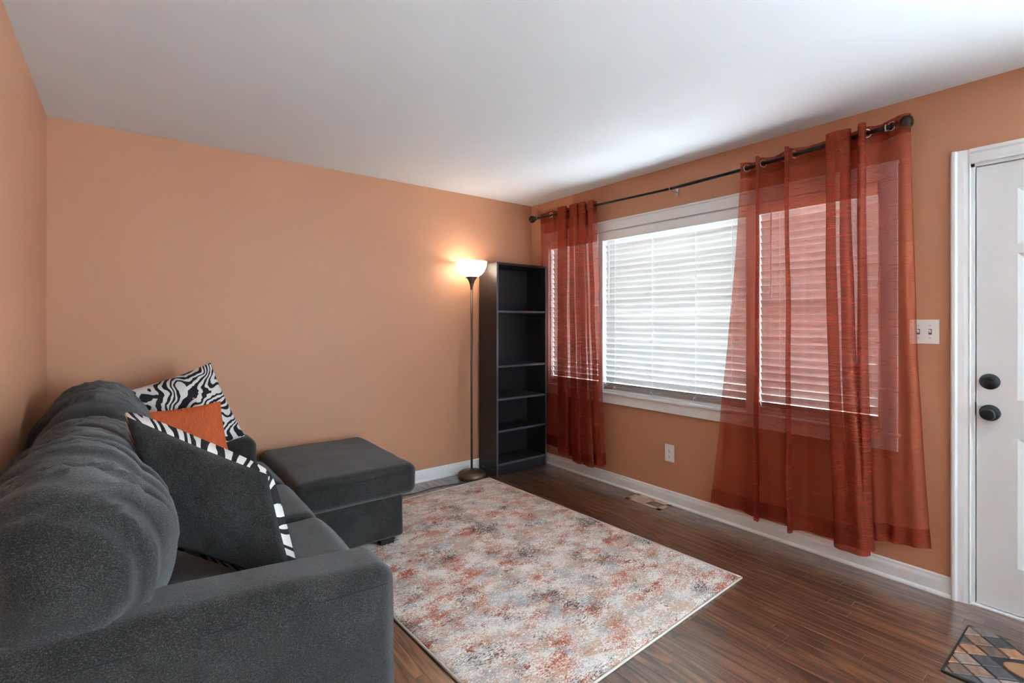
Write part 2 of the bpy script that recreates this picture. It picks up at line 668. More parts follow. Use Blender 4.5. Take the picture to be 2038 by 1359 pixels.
# ------------------------------------------------------------------ room shell
T = 0.14
mb = MB().box((XL - T, 0, 0 - 0.05), (T, T, H + 0.05))
finish(mb.build('wall_back', M['wall']), 'terracotta painted wall behind the sofa, lamp and bookcase', 'wall', kind='structure')
mb = MB().box((XL - T, YR - T, -0.05), (XL, 0, H + 0.05))
finish(mb.build('wall_left', M['wall']), 'terracotta painted wall at the far left behind the sofa back', 'wall', kind='structure')
# window wall with its two openings
mb = MB()
y_end = YR - T
for (ya, yb, za, zb) in ((0, W1['y1'], -0.05, H + 0.05), (W1['y1'], W1['y0'], -0.05, W1['z0']), (W1['y1'], W1['y0'], W1['z1'], H + 0.05),
                         (W1['y0'], D1['y1'], -0.05, H + 0.05), (D1['y1'], D1['y0'], D1['z1'], H + 0.05), (D1['y0'], W_FILL['y1'], -0.05, H + 0.05), (W_FILL['y1'], W_FILL['y0'], -0.05, W_FILL['z0']), (W_FILL['y1'], W_FILL['y0'], W_FILL['z1'], H + 0.05), (W_FILL['y0'], y_end, -0.05, H + 0.05)):
    mb.box((0, ya, za), (T, yb, zb))
finish(mb.build('wall_right', M['wall']), 'terracotta painted window wall with curtains and white door', 'wall', kind='structure')
mb = MB().box((XL, YR - T, -0.05), (0, YR, H + 0.05))
finish(mb.build('wall_rear', M['ceiling']), 'unseen wall behind the viewer, white to bounce neutral light', 'wall', kind='structure')  # out of view; its white adds neutral bounce light

# ceiling: a slab whose underside is very gently uneven
N = 40
v, f = [], []
for i in range(N + 1):
    for j in range(N + 1):
        x = XL - T + (2 * T - XL) * i / N
        y = (YR - T) + (2 * T - YR) * j / N
        v.append((x, y, H + 0.003 * noise.noise(Vector((x * 1.4, y * 1.4, 3.1)))))
for i in range(N):
    for j in range(N):
        f.append((i * (N + 1) + j, i * (N + 1) + j + 1, (i + 1) * (N + 1) + j + 1, (i + 1) * (N + 1) + j))
mb = MB().add(v, f).box((XL - T, YR - T, H + 0.05), (T, T, H + 0.15))
o = mb.build('ceiling', M['ceiling'], smooth=False)
finish(o, 'white painted plaster ceiling above the whole room', 'ceiling', kind='structure')

# floor: dark bed with single oak strips on it
floor = MB().box((XL - T, YR - T, -0.12), (T, T, -0.018)).build('floor', M['subfloor'])
finish(floor, 'dark stained oak strip floor of narrow planks', 'floor', kind='structure')


def cam_px(p):
    d = Vector(p) - CAMP
    fx, fy = math.sin(YAW), math.cos(YAW)
    z = d.x * fx + d.y * fy
    if z < 0.2:
        return None
    return (1019 + FPX * (d.x * fy - d.y * fx) / z, 640 - FPX * d.z / z)


PW = 0.0572
GAP = 0.0007
lens = [0.42, 0.58, 0.74, 0.92, 1.15, 1.4]


def plank_shape(w, l):
    a, b, c = w / 2 - GAP / 2, l / 2 - GAP / 2, 0.0006
    v = [(-a, -b, -0.018), (a, -b, -0.018), (a, b, -0.018), (-a, b, -0.018), (-a, -b, -c), (a, -b, -c), (a, b, -c), (-a, b, -c),
         (-a + c, -b + c, 0), (a - c, -b + c, 0), (a - c, b - c, 0), (-a + c, b - c, 0)]
    f = [(3, 2, 1, 0), (0, 1, 5, 4), (1, 2, 6, 5), (2, 3, 7, 6), (3, 0, 4, 7), (4, 5, 9, 8), (5, 6, 10, 9), (6, 7, 11, 10), (7, 4, 8, 11), (8, 9, 10, 11)]
    return v, f


pl_mesh = {l: mesh('plank', *plank_shape(PW, l), M['plank']) for l in lens}
rest = MB()
rows = int(-XL / PW) + 1
pieces = []
for r in range(rows):
    xc = -PW * (r + 0.5)
    if xc - PW / 2 < XL - 0.05:
        continue
    y = 0.06 - random.random() * 0.7
    y = min(0.0 + 0.3, y + 0.7)
    while y > YR:
        l = random.choice(lens)
        pieces.append((xc, y - l / 2, l))
        y -= l


def seen(xc, yc, l):
    n = 0
    for s in range(9):
        yy = yc + l * (s / 8 - 0.5)
        q = cam_px((xc, yy, 0))
        if not q or not (-10 < q[0] < 2050 and -10 < q[1] < 1370):
            continue
        if -2.13 < xc < -0.72 and -2.36 < yy < -0.32:
            continue                                  # under the rug
        if xc < -2.48 and yy > -2.3:
            continue                                  # under the sofa
        if xc < -1.85 and yy > -0.95:
            continue
        n += 1
    return n


for xc, yc, l in pieces:
    if seen(xc, yc, l):
        place('plank', pl_mesh[l], (xc, yc, 0), floor)
    else:
        v, f = plank_shape(PW, l)
        rest.add([(a + xc, b + yc, c) for a, b, c in v], f)
o = rest.build('hidden_planks', M['plank'], floor)
o['kind'] = 'stuff'

# ground outside, below the windows, made pale to throw light up indoors
finish(MB().box((-14, -22, -0.5), (18, 12, -0.25)).build('ground', M['patio']), 'unseen pale concrete paving below the windows, bright to bounce light upward', 'paving', kind='structure')

finish(MB().box((0.9, -3.9, -0.26), (18, 12, -0.22)).build('dark_ground', M['dim_ground']), 'unseen dark ground outside the main window, added to cut upward bounce', 'dark_ground', kind='structure')  # added dark slab, dims the ground bounce onto the ceiling

# baseboards: board with eased top plus shoe moulding
BB = [(0, 0), (0.024, 0), (0.0235, 0.008), (0.020, 0.014), (0.0145, 0.018), (0.0135, 0.062), (0.012, 0.070), (0.008, 0.080), (0.007, 0.090), (0.003, 0.095), (0, 0.096)]
o = MB().prism([(-a, b) for a, b in BB], 'y', 0, D1['y1'] + 0.068).build('baseboard_right', M['trim'])
finish(o, 'white baseboard with shoe moulding under the window', 'baseboard', kind='structure')
o = MB().prism([(-a, b) for a, b in BB], 'x', XL, 0).build('baseboard_back', M['trim'])
finish(o, 'white baseboard along the wall behind the lamp and sofa', 'baseboard', kind='structure')
o = MB().prism([(XL + a, b) for a, b in BB], 'y', YR, 0).build('baseboard_left', M['trim'])
finish(o, 'white baseboard along the left wall behind the sofa back', 'baseboard', kind='structure')
o = MB().prism([(YR + a, b) for a, b in BB], 'x', XL, 0).build('baseboard_rear', M['trim'])
finish(o, 'white baseboard along the wall behind the viewer', 'baseboard', kind='structure')
o = MB().prism([(-a, b) for a, b in BB], 'y', D1['y0'] - 0.068, YR).build('baseboard_door', M['trim'])
finish(o, 'short white baseboard on the far side of the white door', 'baseboard', kind='structure')

# ------------------------------------------------------------------ front window
win = thing('window_1', (0.05, (W1['y0'] + W1['y1']) / 2, W1['z0']), 'wide white three-part window behind the rust curtains', 'window', kind='structure')
y0, y1, z0, z1 = W1['y0'], W1['y1'], W1['z0'], W1['z1']
CW = 0.075
MB().box((-0.018, y0 - CW, z1 - 0.006), (0, y1 + CW, z1 + CW), 0.003).box((-0.024, y0 - CW - 0.004, z1 + CW - 0.012), (0, y1 + CW + 0.004, z1 + CW + 0.003), 0.003).build('head_casing', M['trim'], win)
for yy in (y0 - CW, y1):
    MB().box((-0.018, yy, z0 - 0.004), (0, yy + CW, z1 - 0.006), 0.003).build('side_casing', M['trim'], win)
MB().box((-0.020, y0 - CW, z0 - 0.088), (0, y1 + CW, z0 - 0.012), 0.003).build('apron', M['trim'], win)
MB().box((-0.032, y0 - CW - 0.01, z0 - 0.014), (T, y1 + CW + 0.01, z0 + 0.002), 0.004).build('window_sill', M['trim'], win)
MUL = [(-0.915, -0.865), (-2.19, -2.115)]
for (a, b) in MUL:
    MB().box((-0.004, a, z0), (T - 0.02, b, z1), 0.003).build('mullion', M['trim'], win)
for (ya, yb) in ((y0, y0 + 0.012), (y1 - 0.012, y1)):
    MB().box((0, ya, z0), (T, yb, z1)).build('jamb', M['trim'], win)
MB().box((0, y0, z1 - 0.012), (T, y1, z1)).build('head_jamb', M['trim'], win)
bays = [(-0.865, y1 - 0.012), (-2.115, -0.915), (y0 + 0.012, -2.19)]
for bi, (a, b) in enumerate(bays):
    S = 0.04
    xs0, xs1 = 0.085, 0.115
    mb = MB()
    mb.box((xs0, a, z0), (xs1, a + S, z1 - 0.012)).box((xs0, b - S, z0), (xs1, b, z1 - 0.012))
    mb.box((xs0, a, z0), (xs1, b, z0 + S)).box((xs0, a, z1 - 0.012 - S), (xs1, b, z1 - 0.012))
    if bi != 1:
        zm = (z0 + z1) / 2
        mb.box((xs0, a, zm - 0.02), (xs1, b, zm + 0.02))
    sash = mb.build('sash', M['trim'], win)
    zs = [(z0 + S, z1 - 0.012 - S)] if bi == 1 else [(z0 + S, (z0 + z1) / 2 - 0.02), ((z0 + z1) / 2 + 0.02, z1 - 0.012 - S)]
    for za, zb in zs:
        MB().box((0.098, a + S, za), (0.102, b - S, zb)).build('pane', M['glass'], sash)

# unseen window added beyond the door to light the left and back walls
def add_fill_window(name, W, xin, sg, label):
    """added two-pane window outside the view, lets in fill light; xin = room face of its wall, sg = +1 when the wall lies at larger x"""
    root = thing(name, (xin, (W['y0'] + W['y1']) / 2, W['z0']), label, 'window', kind='structure')
    ya, yb, za, zb = W['y0'], W['y1'], W['z0'], W['z1']
    ym = (ya + yb) / 2
    mb = MB()
    for q in ((ya, ya + 0.05, za, zb), (yb - 0.05, yb, za, zb), (ya, yb, za, za + 0.05), (ya, yb, zb - 0.05, zb), (ym - 0.03, ym + 0.03, za, zb)):
        mb.box((xin + sg * 0.03, q[0], q[2]), (xin + sg * 0.10, q[1], q[3]))
    mb.build('frame', M['trim'], root)
    for (a, b) in ((ya + 0.05, ym - 0.03), (ym + 0.03, yb - 0.05)):
        MB().box((xin + sg * 0.064, a, za + 0.05), (xin + sg * 0.068, b, zb - 0.05)).build('pane', M['glass'], root)
    for q in ((ya - 0.08, ya, za - 0.08, zb + 0.08), (yb, yb + 0.08, za - 0.08, zb + 0.08), (ya, yb, za - 0.08, za), (ya, yb, zb, zb + 0.08)):
        MB().box((xin - sg * 0.018, q[0], q[2]), (xin, q[1], q[3]), 0.003).build('casing', M['trim'], root)


add_fill_window('fill_window', W_FILL, 0.0, 1, 'added white two-pane window beyond the front door, unseen, for fill light')

# ------------------------------------------------------------------ blinds
PITCH = 0.0450


def blind(ya, yb, label, wand_at, ladders):
    xc = 0.030
    root = thing('window_blind', (xc, (ya + yb) / 2, z0 + 0.004), label, 'blind', 'white slatted blinds in the front window')
    a, b = ya + 0.003, yb - 0.003
    MB().box((-0.012, a - 0.003, z1 - 0.082), (0.004, b + 0.003, z1 - 0.014), 0.004).build('valance', M['trim'], root)
    MB().box((0.006, a, z1 - 0.062), (0.058, b, z1 - 0.014)).build('head_rail', M['trim'], root)
    # one slightly crowned slat, tilted closed
    tilt = math.radians(-66)
    w = 0.050
    prof = []
    for k in range(6):
        u = -0.5 + k / 5
        prof.append((u * w, 0.0055 * (1 - 4 * u * u)))
    loop = prof + [(p[0], p[1] - 0.0028) for p in reversed(prof)]
    L = b - a
    rot = []
    for (p, q) in loop:
        rot.append((p * math.cos(tilt) - q * math.sin(tilt), p * math.sin(tilt) + q * math.cos(tilt)))
    me = MB().prism(rot, 'y', -L / 2 + 0.002, L / 2 - 0.002)
    sm = mesh('slat', me.v, me.f, M['slat'])
    z = z1 - 0.082 - 0.012
    n = 0
    while z > z0 + 0.074:
        s = place('slat', sm, (xc, (a + b) / 2, z), root)
        s.rotation_euler = (random.uniform(-1, 1) * 0.0012, random.uniform(-1, 1) * 0.035, 0)
        z -= PITCH
        n += 1
    # stacked spare slats and the bottom rail
    flat = MB().prism([(p[0], p[1]) for p in loop], 'y', -L / 2 + 0.002, L / 2 - 0.002)
    fm = mesh('slat', flat.v, flat.f, M['slat'])
    for k in range(6):
        s = place('slat', fm, (xc, (a + b) / 2, z0 + 0.027 + k * 0.0075), root)
        s.rotation_euler = (0, 0.10 + 0.09 * k, 0)
    MB().box((xc - 0.026, a, z0 + 0.005), (xc + 0.026, b, z0 + 0.023), 0.005).build('bottom_rail', M['trim'], root)
    for t in ladders:
        yy = a + (b - a) * t
        mb = MB()
        for xx in (xc - 0.0225, xc + 0.0225):
            mb.tube([(xx, yy, z0 + 0.02), (xx, yy, z1 - 0.05)], 0.0010, 5)
        zz = z1 - 0.082 - 0.012
        while zz > z0 + 0.074:
            mb.tube([(xc - 0.0225, yy, zz + 0.026), (xc + 0.0225, yy, zz - 0.030)], 0.0008, 4)
            zz -= PITCH
        mb.build('ladder_cord', M['string'], root)
        # looped cord end hanging at the bottom rail
        mb = MB()
        pts = []
        for k in range(15):
            q = k / 14 * 2.6 * PI
            pts.append((xc - 0.030 - 0.003 * math.cos(q * 1.7), yy + 0.014 * math.sin(q), z0 + 0.034 + 0.016 * math.cos(q) - 0.0008 * k))
        mb.tube(pts, 0.0013, 5)
        mb.lathe((xc - 0.029, yy + 0.004, z0 + 0.046), (-1, 0, 0.3), [(0, -0.004), (0.006, -0.002), (0.006, 0.003), (0, 0.005)], 10)
        mb.build('cord_loop', M['string'], root, smooth=True)
    if wand_at is not None:
        yy = a + (b - a) * wand_at
        mb = MB().tube([(-0.020, yy, z1 - 0.085), (-0.021, yy, z1 - 0.60)], 0.0042, 6)
        mb.tube([(-0.020, yy, z1 - 0.085), (-0.012, yy, z1 - 0.06)], 0.002, 6)
        mb.build('tilt_wand', M['plate'], root, smooth=True)
    return root


blind(*bays[0], 'narrow white slatted blind behind the gathered curtain beside the bookcase', None, (0.2, 0.8))
blind(*bays[1], 'wide white slatted blind in the uncovered middle of the window', 0.935, (0.08, 0.30, 0.60, 0.90))
blind(*bays[2], 'narrow white slatted blind showing through the spread curtain near the door', 0.86, (0.18, 0.80))

# ------------------------------------------------------------------ door, casing, lock
cas = thing('trim_1', (0, D1['y1'], 0), 'white moulded casing around the front door', 'door casing', kind='structure')
prof = [(0, 0), (-0.022, 0), (-0.026, 0.006), (-0.026, 0.016), (-0.019, 0.024), (-0.016, 0.045), (-0.012, 0.060), (-0.014, 0.066), (-0.010, 0.068), (0, 0.068)]
ya, yb, zt = D1['y1'], D1['y0'], D1['z1']
# profile measured from the outer edge inwards
mb = MB().prism([(p, ya + 0.068 - q) for p, q in prof], 'z', 0, zt + 0.068)
mb.build('side_casing', M['trim'], cas)
mb = MB().prism([(p, yb - 0.068 + q) for p, q in prof], 'z', 0, zt + 0.068)
mb.build('side_casing', M['trim'], cas)
MB().prism([(p, zt + 0.068 - q) for p, q in prof], 'y', yb, ya).build('head_casing', M['trim'], cas)
mb = MB().box((0.0, ya - 0.014, 0), (T, ya, zt)).box((0.0, yb, 0), (T, yb + 0.014, zt)).box((0, yb, zt - 0.014), (T, ya, zt))
mb.build('jamb', M['trim'], cas)
MB().box((0.054, ya - 0.034, 0), (0.082, ya - 0.010, zt)).box((0.054, yb + 0.010, 0), (0.082, yb + 0.034, zt)).box((0.054, yb, zt - 0.034), (0.082, ya, zt - 0.010)).box((0.054, yb, 0), (0.082, ya, 0.03)).build('door_stop', M['slot'], cas)
MB().box((-0.004, yb, -0.002), (T, ya, 0.010), 0.003).build('threshold', M['trim'], cas)

door = thing('door_1', (0.03, (ya + yb) / 2, 0.012), 'glossy white panelled front door with dark knob and deadbolt', 'door', kind='structure')
da, db = ya - 0.018, yb + 0.018
dx0, dx1 = 0.010, 0.052
dz0, dz1 = 0.014, zt - 0.018
dw = da - db
stile = 0.135
pw = (dw - 3 * stile + 0.02) / 2
rows_ = [(0.22, 0.80), (0.97, 1.625), (1.665, 1.915)]
cols_ = [(da - stile, da - stile - pw), (db + stile + pw, db + stile)]
mb = MB()
# stiles and rails around the panel openings
ys = [da, cols_[0][0], cols_[0][1], cols_[1][0], cols_[1][1], db]
zs = [dz0, rows_[0][0], rows_[0][1], rows_[1][0], rows_[1][1], rows_[2][0], rows_[2][1], dz1]
for i in (0, 2, 4):
    mb.box((dx0, ys[i], dz0), (dx1, ys[i + 1], dz1))
for i in (1, 3):
    for k in (0, 2, 4, 6):
        mb.box((dx0, ys[i], zs[k]), (dx1, ys[i + 1], zs[k + 1]))
slab = mb.build('door_leaf', M['door'], door)
for (ca, cb) in cols_:
    for (ra, rb) in rows_:
        m_ = 0.022
        v = [(dx0, ca, ra), (dx0, cb, ra), (dx0, cb, rb), (dx0, ca, rb)]
        v += [(dx0 + 0.010, ca - m_, ra + m_), (dx0 + 0.010, cb + m_, ra + m_), (dx0 + 0.010, cb + m_, rb - m_), (dx0 + 0.010, ca - m_, rb - m_)]
        v += [(dx0 + 0.003, ca - m_ * 2.4, ra + m_ * 2.4), (dx0 + 0.003, cb + m_ * 2.4, ra + m_ * 2.4), (dx0 + 0.003, cb + m_ * 2.4, rb - m_ * 2.4), (dx0 + 0.003, ca - m_ * 2.4, rb - m_ * 2.4)]
        f = []
        for k in range(2):
            for j in range(4):
                f.append((k * 4 + j, k * 4 + (j + 1) % 4, (k + 1) * 4 + (j + 1) % 4, (k + 1) * 4 + j))
        f.append((8, 9, 10, 11))
        MB().add(v, f).build('door_panel', M['door'], door)
ky = -3.243
o = MB().lathe((dx0, ky, 1.045), (-1, 0, 0), [(0.036, 0), (0.036, 0.004), (0.033, 0.009), (0.026, 0.012), (0.022, 0.017), (0.0, 0.018)], 32).build('deadbolt', M['hardware'], door, True)
MB().box((dx0 - 0.030, ky - 0.019, 1.039), (dx0 - 0.016, ky + 0.019, 1.051), 0.005).build('thumb_turn', M['hardware'], o, True)
o = MB().lathe((dx0, ky, 0.902), (-1, 0, 0), [(0.037, 0), (0.037, 0.004), (0.033, 0.009), (0.022, 0.012), (0.014, 0.016), (0.013, 0.028), (0.020, 0.033), (0.027, 0.040), (0.029, 0.048), (0.026, 0.055), (0.017, 0.059), (0.014, 0.058), (0.010, 0.060), (0.0, 0.061)], 32).build('door_knob', M['hardware'], door, True)
MB().box((0.004, ya - 0.016, 0.885), (0.012, ya - 0.009, 0.945)).build('strike_plate', M['hardware'], door)

# ------------------------------------------------------------------ switch plate, outlet, floor register
sy, sz = -3.0095, 1.270
sw = thing('light_switch', (0, sy, sz - 0.06), 'white double light switch plate beside the door', 'light switch')
MB().box((-0.006, sy - 0.058, sz - 0.060), (0, sy + 0.058, sz + 0.060), 0.0028).build('cover_plate', M['plate'], sw)
for dy in (-0.023, 0.023):
    t_ = MB().box((-0.0075, sy + dy - 0.006, sz - 0.013), (-0.005, sy + dy + 0.006, sz + 0.013)).build('toggle_frame', M['slot'], sw)
    MB().add([(-0.006, sy + dy - 0.004, sz - 0.008), (-0.006, sy + dy + 0.004, sz - 0.008), (-0.006, sy + dy + 0.004, sz + 0.006), (-0.006, sy + dy - 0.004, sz + 0.006),
              (-0.019, sy + dy - 0.0035, sz + 0.004), (-0.019, sy + dy + 0.0035, sz + 0.004), (-0.018, sy + dy + 0.0035, sz + 0.011), (-0.018, sy + dy - 0.0035, sz + 0.011)],
             [(0, 1, 5, 4), (1, 2, 6, 5), (2, 3, 7, 6), (3, 0, 4, 7), (4, 5, 6, 7)]).build('toggle', M['plate'], sw)
    for dz in (-0.030, 0.030):
        MB().lathe((-0.006, sy + dy, sz + dz), (-1, 0, 0), [(0.0035, -0.001), (0.0035, 0.0006), (0, 0.001)], 10).build('screw', M['silver'], sw)

oy, oz = -1.554, 0.366
ou = thing('power_outlet', (0, oy, oz - 0.06), 'white double power outlet on the wall below the window', 'outlet')
MB().box((-0.006, oy - 0.038, oz - 0.062), (0, oy + 0.038, oz + 0.062), 0.0028).build('cover_plate', M['plate'], ou)
for dz in (-0.020, 0.020):
    s_ = MB().lathe((-0.0058, oy, oz + dz), (-1, 0, 0), [(0.0165, 0), (0.0165, 0.002), (0.0155, 0.0028), (0, 0.0028)], 20).build('socket', M['plate'], ou)
    for dy, hh in ((-0.0065, 0.0045), (0.0065, 0.0035)):
        MB().box((-0.0092, oy + dy - 0.0013, oz + dz + 0.003 - hh), (-0.0084, oy + dy + 0.0013, oz + dz + 0.003 + hh)).build('slot', M['slot'], s_)
    MB().lathe((-0.0086, oy, oz + dz - 0.008), (-1, 0, 0), [(0.0026, -0.0004), (0.0026, 0.0006), (0, 0.0006)], 10).build('ground_hole', M['slot'], s_)
MB().lathe((-0.006, oy, oz), (-1, 0, 0), [(0.003, -0.001), (0.003, 0.0008), (0, 0.001)], 10).build('screw', M['silver'], ou)

vx0, vx1, vy0, vy1 = -0.172, -0.030, -1.592, -1.288
ve = thing('floor_register', ((vx0 + vx1) / 2, (vy0 + vy1) / 2, 0), 'tan metal floor vent beside the baseboard under the window', 'floor vent')
mb = MB()
fw = 0.026
mb.box((vx0, vy0, 0), (vx1, vy0 + fw + 0.01, 0.004)).box((vx0, vy1 - fw - 0.01, 0), (vx1, vy1, 0.004))
mb.box((vx0, vy0, 0), (vx0 + fw, vy1, 0.004)).box((vx1 - fw, vy0, 0), (vx1, vy1, 0.004))
ym = (vy0 + vy1) / 2
mb.box((vx0, ym - 0.008, 0), (vx1, ym + 0.008, 0.004))
mb.build('frame', M['ventm'], ve)
MB().box((vx0 + 0.01, vy0 + 0.01, 0.0002), (vx1 - 0.01, vy1 - 0.01, 0.0010)).build('duct', M['slot'], ve)
for half in (0, 1):
    a, b = (ym + 0.008, vy1 - fw - 0.01) if half == 0 else (vy0 + fw + 0.01, ym - 0.008)
    mb = MB()
    nf = 10
    for k in range(nf):
        yc = a + (b - a) * (k + 0.5) / nf
        wd = 0.0034 if half == 0 else 0.0013
        mb.box((vx0 + fw, yc - wd, 0.0011), (vx1 - fw, yc + wd, 0.0020))
    q = mb.build('louvres', M['ventm'], ve)
    q['kind'] = 'stuff'

# ------------------------------------------------------------------ curtain rod
RX = -0.085
ROD = [(-2.96, 2.303), (-2.121, 2.266), (-1.617, 2.257), (-0.877, 2.272), (-0.12, 2.287)]


def rod_z(y):
    return interp(ROD, y)


rod = thing('curtain_rod', (RX, -1.55, 2.25), 'long black curtain rod with round finials above the window', 'curtain rod')
ysmp = [-0.165 - k * (2.915 - 0.165) / 30 for k in range(31)]
MB().tube([(RX, y, rod_z(y)) for y in ysmp if y > -1.68], 0.0085, 10).build('pole', M['black'], rod, True)
MB().tube([(RX, y, rod_z(y)) for y in ysmp if y < -1.60], 0.0105, 10).build('pole', M['black'], rod, True)
for yy, s in ((-0.165, 1), (-2.905, -1)):
    fn = MB().lathe((RX, yy, rod_z(yy)), (0, s, 0), [(0.0, -0.004), (0.016, -0.004), (0.019, 0.004), (0.014, 0.008), (0.020, 0.012), (0.020, 0.017), (0.012, 0.022), (0.014, 0.026),
                                                      (0.025, 0.033), (0.033, 0.044), (0.035, 0.056), (0.031, 0.069), (0.018, 0.079), (0.0, 0.081)], 20).build('finial', M['bronze'], rod, True)
for yy in (-0.185, -1.617, -2.875):
    zz = rod_z(yy)
    mb = MB().box((-0.004, yy - 0.011, zz - 0.040), (0, yy + 0.011, zz + 0.020), 0.001)
    mb.box((RX - 0.002, yy - 0.006, zz - 0.016), (-0.003, yy + 0.006, zz - 0.011))
    mb.torus((RX, yy, zz), (0, 1, 0), 0.0135, 0.003, 18, 6)
    mb.build('bracket', M['silver'], rod)

# ------------------------------------------------------------------ curtains


def catmull(P, n):
    out = []
    for i in range(len(P) - 1):
        p0, p1, p2, p3 = P[max(i - 1, 0)], P[i], P[i + 1], P[min(i + 2, len(P) - 1)]
        for k in range(n):
            t = k / n
            out.append(tuple(0.5 * ((2 * b) + (-a + c) * t + (2 * a - 5 * b + 4 * c - d) * t * t + (-a + 3 * b - 3 * c + d) * t ** 3) for a, b, c, d in zip(p0, p1, p2, p3)))
    out.append(tuple(P[-1]))
    return out


def curtain(ctrl, zbot, label, seed, flare, minoff):
    """ctrl rows: (px_top, off_top, px_bottom, off_bottom, grommet?)"""
    P = []
    for (pt, ot, pb, ob, g) in ctrl:
        P.append((pix(pt, ot), ot, pix(pb, ob), ob))
    n = 8
    S = catmull(P, n)
    U = len(S)
    V = 70
    yc = sum(p[0] for p in P) / len(P)
    root = thing('curtain', (-0.09, yc, 0.13), label, 'curtain', 'rust sheer curtains on the black rod')
    verts, faces = [], []
    for j in range(V + 1):
        s = j / V
        for i, (yt, ot, yb, ob) in enumerate(S):
            k = s ** (flare[0] + (flare[1] - flare[0]) * i / (U - 1))
            y = yt + (yb - yt) * k
            off = ot + (ob - ot) * (s ** 0.8)
            zt = rod_z(yt) + 0.036 + 0.10 * max(0.0, ot - 0.10)
            zb = interp(zbot, i / (U - 1))
            z = zt + (zb - zt) * s
            w = min(1.0, s * 3)
            off += w * (0.014 * noise.noise(Vector((y * 7, z * 1.6, seed))) + 0.006 * noise.noise(Vector((y * 19, z * 3.0, seed + 5))))
            y += w * 0.006 * noise.noise(Vector((y * 9, z * 2.0, seed + 9)))
            off += w * 0.009 * math.sin(i * 2 * PI / 11.0 + seed) * (1.0 if seed < 5 else 0.4)
            if s < 0.06:                      # gathered, slightly puckered heading
                off += 0.002 * math.sin(y * 700)
            lim = minoff + (0.0 if abs(z - (z0 - 0.006)) > 0.05 else 0.012)
            off = max(off, lim)
            verts.append((-off, y, z))
    for j in range(V):
        for i in range(U - 1):
            faces.append((j * U + i, j * U + i + 1, (j + 1) * U + i + 1, (j + 1) * U + i))
    cl = obj('fabric_panel', verts, faces, M['curtain'], root, True)
    # doubled hem strip at the foot and heading strip at the top: a second layer just off the first
    for nm, ja, jb in (('hem', V - 3, V), ('heading', 0, 3)):
        hv, hf = [], []
        for j in range(ja, jb + 1):
            for i in range(U):
                x, y, z = verts[j * U + i]
                hv.append((x - 0.0018, y - 0.0006, z))
        for j in range(jb - ja):
            for i in range(U - 1):
                hf.append((j * U + i, j * U + i + 1, (j + 1) * U + i + 1, (j + 1) * U + i))
        obj(nm, hv, hf, M['curtain'], root, True)
    for ci, row in enumerate(ctrl):
        if not row[4]:
            continue
        i = ci * n
        a, b = S[max(i - 2, 0)], S[min(i + 2, U - 1)]
        tang = Vector((-(b[1] - a[1]), b[0] - a[0], 0)).normalized()
        nor = Vector((tang.y, -tang.x, 0))
        c = Vector((RX, S[i][0], rod_z(S[i][0])))
        MB().torus(c, nor, 0.0205, 0.0030, 24, 8).build('grommet', M['silver'], root, True)
    return root


G = True
curtain([
    (1474, .105, 1415, .070, 0), (1487, .085, 1438, .055, G), (1500, .050, 1476, .048, 0), (1508, .085, 1507, .080, G), (1511, .125, 1509, .135, 0), (1504, .135, 1500, .140, 0), (1519, .085, 1514, .070, G),
    (1540, .048, 1544, .045, 0), (1560, .085, 1572, .075, G), (1570, .130, 1576, .140, 0), (1562, .142, 1566, .150, 0), (1582, .085, 1588, .075, G), (1612, .050, 1622, .050, 0),
    (1655, .060, 1668, .065, 0), (1662, .085, 1690, .085, G), (1650, .110, 1664, .125, 0), (1644, .140, 1658, .165, 0), (1664, .145, 1685, .195, 0), (1690, .130, 1722, .185, 0), (1692, .100, 1728, .140, 0), (1672, .075, 1690, .110, 0),
    (1686, .058, 1712, .075, 0), (1714, .075, 1736, .085, G), (1724, .110, 1738, .115, 0), (1720, .146, 1734, .150, 0), (1709, .150, 1714, .160, 0), (1708, .115, 1708, .115, 0), (1725, .085, 1735, .072, G),
    (1748, .052, 1764, .060, 0), (1774, .085, 1790, .060, G), (1794, .108, 1824, .065, 0), (1813, .095, 1854, .060, 0)],
    [(0, .125), (0.3, .125), (0.5, .135), (0.62, .14), (0.75, .15), (0.85, .185), (1, .225)],
    'rust sheer curtain spread wide over the window beside the door', 2.3, (1.3, 2.1), 0.040)
curtain([
    (1076, .052, 1086, .036, 0), (1097, .085, 1099, .040, G), (1108, .055, 1108, .042, 0), (1122, .062, 1124, .055, 0), (1124, .090, 1126, .085, G), (1112, .112, 1112, .105, 0), (1111, .130, 1112, .125, 0), (1124, .130, 1128, .125, 0),
    (1128, .100, 1133, .100, 0), (1122, .072, 1130, .078, 0), (1136, .062, 1146, .070, 0), (1142, .085, 1153, .090, G), (1134, .112, 1140, .115, 0), (1136, .134, 1143, .140, 0), (1148, .132, 1157, .140, 0),
    (1150, .100, 1160, .110, G), (1144, .070, 1154, .085, 0), (1158, .062, 1170, .075, 0), (1162, .090, 1174, .100, G), (1152, .115, 1162, .125, 0), (1154, .134, 1165, .150, 0), (1164, .128, 1180, .150, 0),
    (1166, .095, 1184, .115, G), (1162, .066, 1180, .085, 0), (1174, .062, 1194, .080, 0), (1178, .095, 1198, .115, 0), (1170, .120, 1188, .140, 0), (1180, .126, 1200, .135, 0), (1183, .085, 1204, .105, G), (1188, .070, 1207, .085, 0)],
    [(0, .19), (0.25, .16), (0.5, .14), (0.8, .15), (1, .185)],
    'rust sheer curtain gathered in narrow folds beside the bookcase', 8.1, (1.4, 1.4), 0.034)

